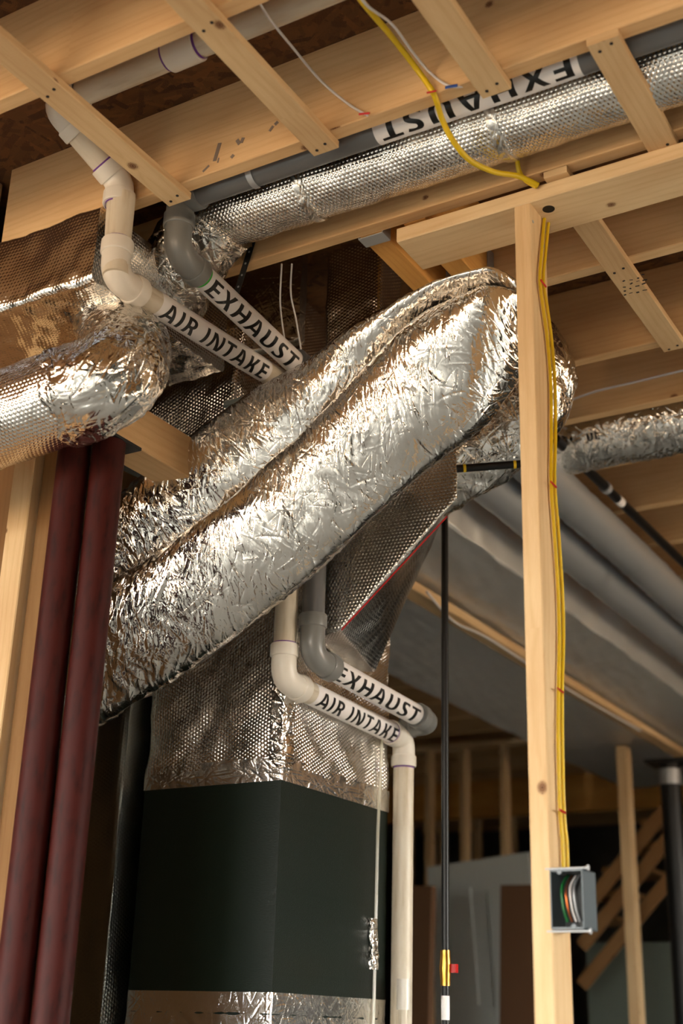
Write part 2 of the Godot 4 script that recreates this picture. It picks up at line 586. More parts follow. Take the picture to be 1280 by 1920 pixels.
# ================================================================ scene
func _ready() -> void:
	rng.seed = 7
	nz.seed = 3; nz.frequency = 1.0; nz.fractal_octaves = 2
	ridge.seed = 6; ridge.frequency = 1.0; ridge.fractal_type = FastNoiseLite.FRACTAL_RIDGED; ridge.fractal_octaves = 2
	# --- camera
	var cam := Camera3D.new()
	cam.name = "camera"
	cam.transform = Transform3D(cam_basis, CAM)
	cam.keep_aspect = Camera3D.KEEP_HEIGHT
	var at := CameraAttributesPhysical.new()
	at.frustum_focal_length = 45.0
	at.exposure_aperture = 2.2
	at.frustum_focus_distance = 3.15
	cam.attributes = at
	cam.fov = rad_to_deg(2.0 * atan(960.0 / FPX))
	cam.near = 0.05
	cam.far = 60.0
	add_child(cam)
	cam.current = true
	# --- daylight: a bright overcast sky that enters through the openings
	var we := WorldEnvironment.new()
	we.name = "world_environment"
	var env := Environment.new()
	env.background_mode = Environment.BG_SKY
	var sky := Sky.new()
	var sm := ProceduralSkyMaterial.new()
	sm.sky_top_color = Color(0.94, 0.96, 0.96)
	sm.sky_horizon_color = Color(0.99, 0.99, 0.96)
	sm.ground_bottom_color = Color(0.55, 0.48, 0.40)
	sm.ground_horizon_color = Color(0.68, 0.60, 0.50)
	sm.sky_energy_multiplier = 1.0
	sm.ground_energy_multiplier = 1.0
	sky.sky_material = sm
	env.sky = sky
	env.background_energy_multiplier = 24.0
	env.tonemap_mode = Environment.TONE_MAPPER_LINEAR
	env.tonemap_exposure = 1.5
	env.sdfgi_enabled = true
	env.ssao_enabled = true
	env.ssil_enabled = true
	we.environment = env
	add_child(we)

	make_materials()
	build_room()
	build_ceiling()
	build_near_frame()
	build_furnace()
	build_ducts()
	build_vents()
	build_left()
	build_rear()
	build_wires()

# walls with openings: a list of rectangles is left free
func wall(called: String, lo: Vector3, hi: Vector3, holes: Array, axis: int) -> void:
	var w := structure(called)
	# axis 0: the wall runs along x; axis 2: along z. holes are [from, to, sill, head]
	var start: float = lo[axis]
	var hs := holes.duplicate()
	hs.sort_custom(func(a, b): return a[0] < b[0])
	var add := func(f: float, t: float, y0: float, y1: float):
		if t - f < 0.01 or y1 - y0 < 0.01: return
		var l := lo
		var h := hi
		l[axis] = f; h[axis] = t; l.y = y0; h.y = y1
		part("wall_panel", slab(l, h, 0.001), M.foundation, w)
	for k in hs:
		add.call(start, k[0], lo.y, hi.y)
		add.call(k[0], k[1], lo.y, k[2])
		add.call(k[0], k[1], k[3], hi.y)
		start = k[1]
	add.call(start, hi[axis], lo.y, hi.y)

func build_room() -> void:
	var f := structure("floor")
	part("floor_slab", slab(Vector3(-6.2, -0.15, -12.2), Vector3(5.2, 0.0, 5.2), 0.001), M.concrete, f)
	var top := 3.26
	wall("added_shade_wall", Vector3(0.4, 0, -12.0), Vector3(0.6, 2.99, -6.6), [], 2)  # unseen wall added to keep window light off the rear
	wall("wall_front", Vector3(-6.2, 0, 5.0), Vector3(5.2, top, 5.2), [[-5.7, -3.1, 0.4, 2.7], [-0.9, 1.5, 0.5, 2.5]], 0)
	wall("wall_back", Vector3(-6.2, 0, -12.2), Vector3(5.2, top, -12.0), [], 0)
	wall("wall_left", Vector3(-6.2, 0, -12.0), Vector3(-6.0, top, 5.0), [[2.0, 4.7, 0.4, 2.7]], 2)
	wall("wall_right", Vector3(5.0, 0, -12.0), Vector3(5.2, top, 5.0), [[-6.4, -3.2, 0.5, 2.55]], 2)

var joist_z := [-1.556, -1.974, -2.325, -2.749, -3.194, -3.551, -3.93, -4.355, -4.75]
func build_ceiling() -> void:
	var c := structure("ceiling")
	# subfloor panels, laid across the joists
	var y0 := HJ + 0.235
	for i in 10:
		for k in 4:
			var x0 := -6.2 + k * 2.85
			var z0 := -12.2 + i * 1.74
			part("subfloor_panel", slab(Vector3(x0 + 0.002, y0, z0 + 0.002), Vector3(x0 + 2.848, y0 + 0.018, z0 + 1.738), 0.001), M.osb, c)
	var zs := joist_z.duplicate()
	var z := -1.556 + 0.406
	while z < 4.9:
		zs.append(z); z += 0.406
	z = -4.75 - 0.406
	while z > -11.9:
		zs.append(z); z -= 0.406
	for k in zs.size():
		var zz: float = zs[k]
		var x0 := -6.0
		if k == 1: x0 = -2.20
		if k in [3, 4]: x0 = -1.28
		part("joist", beam(Vector3(x0, HJ + 0.1175, zz), Vector3(5.0, HJ + 0.1175, zz), 0.038, 0.235), M.joist if k % 2 == 1 else M.joist_b, c)
	# blocking at the left end of the second joist and round the duct opening
	part("joist", beam(Vector3(-6.0, HJ + 0.1175, -1.974), Vector3(-2.27, HJ + 0.1175, -1.974), 0.038, 0.235), M.joist_b, c)
	for x in [[-1.354, -2.344, -2.73], [-1.235, -2.344, -2.73]]:
		var tj := part("trimmer_joist", beam(Vector3(x[0], HJ + 0.1175, x[1]), Vector3(x[0], HJ + 0.1175, x[2]), 0.06, 0.235), M.beam_wood, c)
	# grey glue smears on the joist behind the strips
	for q in [[402, 302, 412, 268, 0.007], [380, 322, 392, 310, 0.004], [444, 262, 449, 270, 0.006], [452, 268, 456, 258, 0.006], [433, 296, 438, 290, 0.006], [408, 305, 410, 296, 0.003], [505, 246, 512, 236, 0.005], [515, 234, 521, 228, 0.006]]:
		mark(Pz(q[0], q[1], -1.9546), Pz(q[2], q[3], -1.9546), q[4] * 1.5, Vector3.BACK, c, M.glue, "glue_smear")
	# galvanised hangers that carry the short joists
	for x in [[-1.354, -2.362], [-1.235, -2.712], [-1.354, -2.712]]:
		var h := []
		for s in [-1.0, 1.0]:
			h.append(slab(Vector3(x[0] + s * 0.033 - 0.0015, HJ - 0.004, x[1] - 0.02), Vector3(x[0] + s * 0.033 + 0.0015, HJ + 0.12, x[1] + 0.02), 0.0005))
		h.append(slab(Vector3(x[0] - 0.034, HJ - 0.005, x[1] - 0.02), Vector3(x[0] + 0.034, HJ - 0.002, x[1] + 0.02), 0.0005))
		var st := SurfaceTool.new()
		for q in h: st.append_from(q, 0, Transform3D())
		part("joist_hanger", st.commit(), M.galv, c)
	# furring strips nailed under the joists
	var spec := [
		[-1.669, 0.8, -1.995, "long furring strip crossing in front of the white intake elbow"],
		[-1.270, 0.8, -1.995, "furring strip ending beside the grey hanger strap of the vent pipe"],
		[-0.865, 0.8, -1.998, "furring strip ending by the blue cable staple"],
		[-0.625, -1.955, -2.34, "short furring strip bridging under the round foil duct"],
		[-0.870, -2.40, -3.21, "furring strip with dark stamped stain behind the yellow cables"]]
	for s in spec:
		var x: float = s[0]
		var o := thing("furring_strip", s[3], "wood strip", Vector3(x, HJ - 0.0095, s[2]))
		part("board", beam(Vector3(x, HJ - 0.0095, s[1]), Vector3(x, HJ - 0.0095, s[2]), 0.064, 0.019, Vector3.UP, 0.0015), M.strap, o)
		if s[1] < -2.39:
			for q in 16:
				var k := Py(1168 + (q % 4) * 12 + rng.randf_range(-2, 2), 528 + (q / 4) * 9 - (q % 4) * 4 + rng.randf_range(-2, 2), HJ - 0.0193)
				mark(k, k + Vector3(rng.randf_range(0.004, 0.012), 0, rng.randf_range(-0.004, 0.004)), rng.randf_range(0.002, 0.006), Vector3.UP, o, M.stamp, "ink_stain")
		for zz in zs:
			if zz < s[1] and zz > s[2] - 0.02 and zz > -3.3:
				for q in [-0.014, 0.013]:
					part("nail_head", tube([Vector3(x + q, HJ - 0.0205, zz + q * 0.4), Vector3(x + q, HJ - 0.018, zz + q * 0.4)], 0.0036, 8), M.stamp, o)

func mark(a: Vector3, b: Vector3, w: float, n: Vector3, parent: Node, m: Material, called := "stain") -> void:
	part(called, beam(a, b, w, 0.0008, n, 0.0002), m, parent)

func build_near_frame() -> void:
	# flat plate under the strips and the stud that stands below it
	var pl := thing("top_plate", "pale plank fixed flat under the joists above the lone stud", "plank", Vector3(-0.3, 2.962, -2.395))
	part("board", beam(Vector3(-1.272, 2.962, -2.395), Vector3(4.9, 2.962, -2.395), 0.140, 0.038), M.stud_b, pl)
	var hole := Pz(1027, 396, -2.36)
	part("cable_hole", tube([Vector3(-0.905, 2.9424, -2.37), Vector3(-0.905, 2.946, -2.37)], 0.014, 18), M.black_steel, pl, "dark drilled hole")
	var s := thing("wall_stud", "upright pale stud carrying yellow cables and a junction box", "stud", Vector3(-0.952, 0, -2.373))
	part("board", beam(Vector3(-0.952, 0.0, -2.373), Vector3(-0.952, 2.943, -2.373), 0.089, 0.04, Vector3.RIGHT), M.stud, s)
	for q in [[-0.9315, 2.90, -2.34], [-0.9315, 2.87, -2.40], [-0.9315, 2.86, -2.412]]:
		part("nail_head", tube([Vector3(q[0] - 0.001, q[1], q[2]), Vector3(q[0] + 0.0005, q[1], q[2])], 0.004, 8), M.galv, s)
	var sb := Py(1050, 326, HJ)
	var blk := thing("furring_block", "short scrap of furring wedged between joist and plate beside the yellow cable", "wood block", Vector3(sb.x, 2.99, -2.335))
	part("block", slab(Vector3(sb.x - 0.03, 2.9815, -2.36), Vector3(sb.x + 0.025, 2.9995, -2.308)), M.strap, blk)
	# junction box nailed to the stud's side
	var c := Pz(1057, 1686, -2.322)
	var b := thing("junction_box", "grey plastic junction box nailed to the stud, open at the front", "electrical box", c)
	var x0 := -0.931
	var x1 := x0 + 0.064
	var y0 := c.y - 0.052
	var y1 := c.y + 0.052
	var zf := -2.318
	var zb := zf - 0.066
	for p in [[Vector3(x0, y0, zb), Vector3(x0 + 0.003, y1, zf)], [Vector3(x1 - 0.003, y0, zb), Vector3(x1, y1, zf)], [Vector3(x0, y0, zb), Vector3(x1, y0 + 0.003, zf)], [Vector3(x0, y1 - 0.003, zb), Vector3(x1, y1, zf)]]:
		part("side_wall", slab(p[0], p[1], 0.0008), M.plastic_grey, b)
	part("back_wall", slab(Vector3(x0, y0, zb - 0.003), Vector3(x1, y1, zb), 0.0008), M.box_inside_shade, b)
	for q in [[x0 + 0.02, y1 - 0.004], [x1 - 0.02, y0 + 0.004]]:
		part("screw_lug", tube([Vector3(q[0], q[1], zf - 0.02), Vector3(q[0], q[1], zf + 0.001)], 0.0048, 10), M.plastic_grey, b)
	for q in [[y1 + 0.003], [y0 - 0.003]]:
		part("nail", tube([Vector3(x0 - 0.012, q[0], zf - 0.012), Vector3(x1 + 0.006, q[0], zf - 0.012)], 0.0022, 8), M.galv, b)
		part("nail_head", tube([Vector3(x1 + 0.005, q[0], zf - 0.012), Vector3(x1 + 0.008, q[0], zf - 0.012)], 0.0055, 10), M.galv, b)
	for q in [[0.018, M.green_wire, 0.0028], [0.026, M.copper, 0.0016], [0.034, M.cable_white, 0.0017], [0.041, M.galv, 0.0017], [0.046, M.black_steel, 0.0026]]:
		var xx: float = x0 + q[0]
		part("wire", tube(smooth_path([Vector3(xx, y1 - 0.006, zb + 0.02), Vector3(xx + 0.001, c.y + 0.02, zf - 0.012), Vector3(xx + 0.004, c.y - 0.015, zf - 0.01), Vector3(xx + 0.008, y0 + 0.014, zf - 0.018)], 5), q[2], 8), q[1], b)

func build_furnace() -> void:
	var x0 := -2.312
	var x1 := -1.866
	var z1 := -2.832
	var z0 := -3.405
	var y0 := 1.275
	var y1 := 1.805
	var f := thing("furnace_cabinet", "dark green metal furnace cabinet below the bubble foil plenum", "furnace", Vector3((x0 + x1) / 2, 0, (z0 + z1) / 2))
	part("coil_cabinet", slab(Vector3(x0, y0, z0), Vector3(x1, y1, z1), 0.003), M.furnace, f)
	part("lower_cabinet", slab(Vector3(x0, 0.0, z0), Vector3(x1, y0 - 0.004, z1), 0.003), M.furnace, f)
	part("access_panel_seam", slab(Vector3(x0 + 0.004, y0 - 0.004, z0 + 0.004), Vector3(x1 - 0.004, y0, z1 - 0.004), 0.0005), M.black_steel, f)
	var mx := (x0 + x1) / 2
	var mz := (z0 + z1) / 2
	part("foil_tape", box_duct(Vector3(mx, y0 - 0.16, mz), Vector3(mx, y0 + 0.004, mz), Vector3.RIGHT, Vector3.BACK, x1 - x0 + 0.004, z1 - z0 + 0.004, 0.004, func(p, _n, _u, _v): return nz.get_noise_3dv(p * 20.0) * 0.0012 + (0.002 if absf(p.y - y0 + 0.042) < 0.008 else 0.0), 0.012), M.foil_tape, f, "shiny foil tape round the joint")
	part("foil_tape", box_duct(Vector3(mx, y1 - 0.012, mz), Vector3(mx, y1 + 0.05, mz), Vector3.RIGHT, Vector3.BACK, x1 - x0 + 0.008, z1 - z0 + 0.008, 0.004, func(p, _n, _u, _v): return ridge.get_noise_3dv(p * Vector3(40, 8, 40)) * 0.003 * smoothstep(y1 + 0.015, y1 + 0.04, p.y), 0.012), M.foil_tape, f, "shiny foil tape round the joint")
	# bubble foil plenum on top
	var p := thing("supply_plenum", "tall bubble-foil plenum box rising from the green furnace cabinet", "duct", Vector3(mx, y1 + 0.02, mz))
	part("casing", box_duct(Vector3(mx, y1 + 0.03, mz), Vector3(mx, 3.22, mz), Vector3.RIGHT, Vector3.BACK, x1 - x0 + 0.006, z1 - z0 + 0.006, 0.012, func(q, _n, _u, _v): return nz.get_noise_3dv(q * 5.0) * 0.009 + ridge.get_noise_3dv(q * 11.0) * 0.003, 0.016), M.foil_bubble, p)
	part("corner_tape", box_duct(Vector3(x1 - 0.012, y1 + 0.02, z1 - 0.012), Vector3(x1 - 0.012, 2.9, z1 - 0.012), Vector3.RIGHT, Vector3.BACK, 0.055, 0.055, 0.01, func(q, _n, _u, _v): return ridge.get_noise_3dv(q * 26.0) * 0.004, 0.01), M.foil_rough, p, "crumpled foil tape down the corner")
	# thin clear drain tube on the cabinet's side
	var d := thing("drain_tube", "thin clear plastic tube taped down the furnace cabinet's side", "tube", Px(712, 1460, x1 + 0.008))
	part("hose", tube(resample([Px(716, 1380, x1 + 0.012), Px(708, 1560, x1 + 0.009), Px(700, 1920, x1 + 0.009)], 0.05), 0.0045, 10), M.clear_tube, d)
	var ta := Px(698, 1722, x1 + 0.006)
	var tb := Px(700, 1818, x1 + 0.006)
	part("tape_patch", box_duct(ta, tb, Vector3.BACK, Vector3.RIGHT, 0.034, 0.02, 0.006, func(q, _n, _u, _v): return ridge.get_noise_3dv(q * 40.0) * 0.003, 0.006), M.foil_rough, d, "crumpled foil tape patch")

# along the big return duct: pixel outlines laid on its mid-plane
func build_ducts() -> void:
	build_return_duct()
	# transition from the plenum to the right
	var zf := -2.86
	var t := thing("plenum_transition", "slanting bubble-foil duct beside the grey exhaust elbow", "duct", Pz(700, 1100, zf))
	var front := [Pz(858, 780, zf), Pz(857, 935, zf), Pz(640, 1180, zf), Pz(600, 1195, zf), Pz(545, 1110, zf), Pz(650, 800, zf)]
	var c0 := Vector3.ZERO
	for q in front: c0 += q
	c0 /= front.size()
	var outline := PackedVector3Array()
	for k in front.size():
		var a: Vector3 = front[k]
		var b: Vector3 = front[(k + 1) % front.size()]
		for i in 10: outline.append(a.lerp(b, i / 10.0))
	var rings := []
	for sc in [0.02, 0.2, 0.4, 0.6, 0.8, 0.93, 0.985]:
		var r := PackedVector3Array()
		for q in outline: r.append(c0.lerp(q, sc) + Vector3(0, 0, 0.02 * (1.0 - sc)))
		rings.append(r)
	var rear := [Pz(848, 780, zf - 0.3), Pz(850, 930, zf - 0.3), Pz(702, 1258, zf - 0.3), Pz(650, 1262, zf - 0.3), Pz(560, 1150, zf - 0.3), Pz(665, 820, zf - 0.3)]
	var back := PackedVector3Array()
	for k in rear.size():
		for i in 10: back.append(rear[k].lerp(rear[(k + 1) % rear.size()], i / 10.0))
	for k in 14:
		var r := PackedVector3Array()
		for q in outline.size(): r.append(outline[q].lerp(back[q], 0.02 + 0.98 * k / 13.0))
		rings.append(r)
	part("casing", loft(rings, true, func(p, _n, _u, _v): return nz.get_noise_3dv(p * 7.0) * 0.006), M.foil_bubble_tri, t)
	part("red_seam_line", tube(resample([Pz(838, 968, zf + 0.004), Pz(640, 1181, zf + 0.004)], 0.03), 0.0022, 6), M.red_plastic, t, "red printed line along the seam")
	# elbow from the transition up into the joist bay
	var e := thing("foil_elbow_duct", "foil-wrapped elbow duct turning up behind the stud", "duct", Pz(1000, 700, -2.98))
	var ep := smooth_path([Pz(800, 905, -3.0), Pz(900, 850, -2.99), Pz(985, 775, -2.98), Pz(1008, 705, -2.96), Pz(975, 648, -2.92), Pz(915, 610, -2.86)], 10)
	part("sleeve", tube(resample(ep, 0.012), 0.098, 60, true, d_rough), M.foil_rough, e)
	# round bubble-wrap duct in the joist bay
	var r := thing("round_duct", "long round bubble-foil duct running between two joists", "duct", Vector3(-1.0, 3.06, -2.185))
	var y := 3.066
	var sp := resample([Vector3(-1.76, y, -2.185), Vector3(1.2, y, -2.185)], 0.015)
	part("sleeve", tube(sp, 0.083, 72, true, d_bubble), M.foil_bubble, r)
	for x in [-1.42, -0.93, -0.42]:
		part("seam_band", tube(resample([Vector3(x - 0.012, y, -2.185), Vector3(x + 0.012, y, -2.185)], 0.006), 0.0865, 60, true, d_bubble), M.foil_tape, r)
	var rd := thing("duct_reducer", "crumpled foil collar joining the round duct behind the grey elbow", "duct", Vector3(-1.75, 3.0, -2.23))
	part("sleeve", tube(resample([Vector3(-1.98, 2.93, -2.30), Vector3(-1.88, 2.965, -2.255), Vector3(-1.80, 3.02, -2.21), Vector3(-1.70, y, -2.185)], 0.012), 0.1, 60, true, d_rough), M.foil_rough, rd)
	# riser behind the opening in the floor
	var rs := thing("foil_riser", "bubble-foil riser going up through the framed floor opening", "duct", Vector3(-1.58, 2.6, -2.75))
	var ra := Pz(600, 640, -2.66)
	var rb := Pz(705, 640, -2.66)
	var rx := (ra.x + rb.x) / 2
	part("casing", box_duct(Vector3(rx, 2.55, -2.74), Vector3(rx, 3.23, -2.74), Vector3.RIGHT, Vector3.BACK, rb.x - ra.x, 0.14, 0.02, d_bubble, 0.012), M.foil_bubble, rs)
	var fl := thing("foil_header", "foil-lined header board closing the floor opening above the vent pipes", "header", Vector3(-1.8, 3.08, -2.62))
	part("lining", box_duct(Vector3(-2.02, 3.085, -2.63), Vector3(rx - 0.13, 3.085, -2.63), Vector3.UP, Vector3.BACK, 0.29, 0.03, 0.008, d_bubble, 0.012), M.foil_tape, fl)
	var td := thing("trunk_drop", "bubble-foil box dropping from the trunk duct behind the AIR INTAKE pipe", "duct", Vector3(-2.06, 2.8, -2.67))
	part("casing", box_duct(Vector3(-2.075, 2.645, -2.675), Vector3(-2.075, 2.985, -2.675), Vector3.RIGHT, Vector3.BACK, 0.40, 0.27, 0.02, func(q, _n, _u, _v): return nz.get_noise_3dv(q * 7.0) * 0.010 + ridge.get_noise_3dv(q * 13.0) * 0.004, 0.012), M.foil_bubble, td)
	# zone damper motor
	var dm := thing("damper_motor", "small grey control box with dark clip beside the intake pipe", "control box", Pz(452, 765, -2.60))
	var q0 := Pz(432, 790, -2.54)
	var q1 := Pz(482, 748, -2.54)
	part("housing", slab(Vector3(q0.x, q0.y, -2.60), Vector3(q1.x, q1.y, -2.53), 0.006), M.grey_box, dm)
	part("cover", slab(Vector3(q0.x - 0.012, q1.y - 0.012, -2.60), Vector3(q1.x + 0.012, q1.y + 0.008, -2.52), 0.004), M.grey_box, dm)
	part("clip", slab(Vector3(q0.x - 0.03, q0.y + 0.02, -2.59), Vector3(q0.x - 0.004, q1.y - 0.004, -2.56), 0.003), M.black_steel, dm)
	for k in 3:
		part("vent_slot", slab(Vector3(q0.x + 0.018 + k * 0.009, q0.y + 0.008, -2.531), Vector3(q0.x + 0.021 + k * 0.009, q0.y + 0.028, -2.5285), 0.0004), M.black_steel, dm)

func px_curve(pts: Array) -> Curve3D:
	var c := Curve3D.new()
	for i in pts.size():
		var t: Vector2 = (pts[mini(i + 1, pts.size() - 1)] - pts[maxi(i - 1, 0)]) / 6.0
		c.add_point(Vector3(pts[i].x, pts[i].y, 0), Vector3(-t.x, -t.y, 0), Vector3(t.x, t.y, 0))
	return c
func build_return_duct() -> void:
	var U := px_curve([Vector2(120, 1110), Vector2(170, 1050), Vector2(228, 985), Vector2(300, 902), Vector2(400, 812), Vector2(500, 740), Vector2(600, 680), Vector2(700, 620), Vector2(800, 580), Vector2(890, 552), Vector2(960, 540), Vector2(1000, 538)])
	var S := px_curve([Vector2(110, 1245), Vector2(165, 1185), Vector2(240, 1112), Vector2(330, 1040), Vector2(430, 965), Vector2(530, 872), Vector2(610, 800), Vector2(690, 716), Vector2(765, 640), Vector2(845, 590), Vector2(940, 565), Vector2(1000, 560)])
	var L := px_curve([Vector2(100, 1410), Vector2(150, 1375), Vector2(205, 1340), Vector2(320, 1276), Vector2(450, 1182), Vector2(555, 1098), Vector2(650, 1008), Vector2(740, 925), Vector2(830, 850), Vector2(905, 785), Vector2(962, 690), Vector2(990, 610)])
	var z0 := -2.52
	var n := 300
	var nl := 44
	var rings := []
	for i in n + 1:
		var t := 11.0 * i / n
		var k := mini(int(t), 10)
		var fr := t - k
		var a := U.sample(k, fr)
		var s := S.sample(k, fr)
		var l := L.sample(k, fr)
		var pa := Pz(a.x, a.y, z0 + 0.035)
		var ps := Pz(s.x, s.y, z0 + 0.05)
		var pl := Pz(l.x, l.y, z0 + 0.0)
		var g := t / 11.0
		var end := smoothstep(1.0, 0.9, g)
		var b1 := (0.10 + 0.02 * sin(g * 9.0)) * (0.25 + 0.75 * end)
		var b2 := (0.115 + 0.02 * sin(g * 7.0 + 1.0)) * (0.35 + 0.65 * end)
		var ring := PackedVector3Array()
		for j in nl:
			var q := float(j) / nl
			ring.append(pa.lerp(ps, q) + Vector3(0, 0, b1 * pow(sin(PI * pow(q, 0.62)), 0.65)))
		for j in nl:
			var q := float(j) / nl
			ring.append(ps.lerp(pl, q) + Vector3(0, 0, b2 * pow(sin(PI * pow(q, 0.62)), 0.6)))
		for j in 24:
			var q := float(j) / 24
			ring.append(pl.lerp(pa, q) + Vector3(0, 0, -0.10 * pow(sin(PI * q), 0.4)))
		rings.append(ring)
	var d := thing("return_duct", "large diagonal crinkled silver foil duct with a taped middle seam", "duct", Pz(560, 900, z0))
	part("foil_wrap", loft(rings, true, func(p, _n, u, v):
		var w := 0.5 + 0.5 * nz.get_noise_3dv(p * 2.6 + Vector3(4, 0, 0))
		var leftish := smoothstep(-1.75, -2.15, p.x)
		var streak := ridge.get_noise_2d(u * 30.0 + nz.get_noise_2d(u * 4.0, v * 5.0) * 2.0, v * 5.0)
		return nz.get_noise_3dv(p * 5.0) * 0.008 + streak * (0.0016 + 0.007 * leftish) * (0.4 + w) + ridge.get_noise_3dv(p * 24.0) * 0.0016 * w), M.foil_crumple, d)
	# taped seam standing proud in the fold between the two rolls
	var strip := []
	for i in 161:
		var t := 2.2 + 7.0 * i / 160.0
		var k := int(t)
		var s := S.sample(k, t - k)
		var s2 := S.sample(mini(k, 10), minf(t - k + 0.05, 1.0))
		var dir := Vector2(s2.x - s.x, s2.y - s.y).normalized()
		var nn := Vector2(-dir.y, dir.x)
		var wob := nz.get_noise_1d(t * 7.0) * 4.0
		var ring := PackedVector3Array()
		for j in 9:
			var o := (j - 4.0) * 4.3
			ring.append(Pz(s.x + nn.x * o, s.y + nn.y * o + wob, z0 + 0.108 + 0.014 * cos((j - 4.0) / 4.0 * 1.5) + 0.004 * ridge.get_noise_2d(t * 9.0, j * 0.4)))
		for j in 9:
			ring.append(ring[8 - j] + Vector3(0, 0, -0.004))
		strip.append(ring)
	part("seam_tape", loft(strip), M.foil_rough, d, "crumpled foil tape along the seam")
	var so := Pz(656, 752, z0 + 0.126)
	part("sticker", slab(so - Vector3(0.007, 0.005, 0.002), so + Vector3(0.007, 0.005, 0.003), 0.0008), M.orange, d, "small orange sticker")
	# return drop beside the furnace
	var rd := thing("return_drop", "ribbed foil return box standing left of the furnace, dark reflection put into its colour", "duct", Vector3(-2.66, 0, -3.0))
	part("casing", box_duct(Vector3(-2.645, 0.0, -3.0), Vector3(-2.645, 2.25, -3.0), Vector3.RIGHT, Vector3.BACK, 0.61, 0.46, 0.006, func(p, _n, _u, _v): return ridge.get_noise_2d(p.x * 34.0, p.y * 1.2) * 0.008 + nz.get_noise_3dv(p * 6.0) * 0.005, 0.016), M.foil_dark_reflection, rd)

# ---------------------------------------------------------------- vent pipes
func elbow(path: Array, r: float, m: Material, parent: Node, hub_len := 0.034, primer := true) -> void:
	# a moulded fitting: swept body with a thicker socket at both ends
	var body := part("elbow", tube(path, r * 1.10, 28), m, parent)
	for e in 2:
		var p: Vector3 = path[0] if e == 0 else path[-1]
		var q: Vector3 = path[1] if e == 0 else path[-2]
		var d := (p - q).normalized()
		var rim := [p - d * hub_len, p - d * (hub_len - 0.003), p - d * 0.003, p]
		var h := part("socket", tube(rim, [r * 1.13, r * 1.24, r * 1.24, r * 1.19], 28), m, body)
		if primer: part("primer_ring", tube([p - d * 0.001, p + d * 0.004], r * 1.04, 24, false), M.purple, body)
func label_sleeve(a: Vector3, b: Vector3, q0: Vector3, q1: Vector3, r: float, text: String, cap: float, turn: float, parent: Node) -> void:
	var ax := (q1 - q0).normalized()
	a = q0 + ax * (a - q0).dot(ax)
	b = q0 + ax * (b - q0).dot(ax)
	var sl := part("label_wrap", tube([a, b], r + 0.0006, 40, false), M.paper, parent, "white label reading " + text)
	var dir := (b - a).normalized()
	var mid := (a + b) / 2
	var to := CAM - mid
	to = (to - dir * to.dot(dir)).normalized()
	to = to.rotated(dir, turn)
	part("lettering", lettering(text, cap, mid, dir, to, r + 0.0011, a.distance_to(b) - 0.03), M.ink, sl)

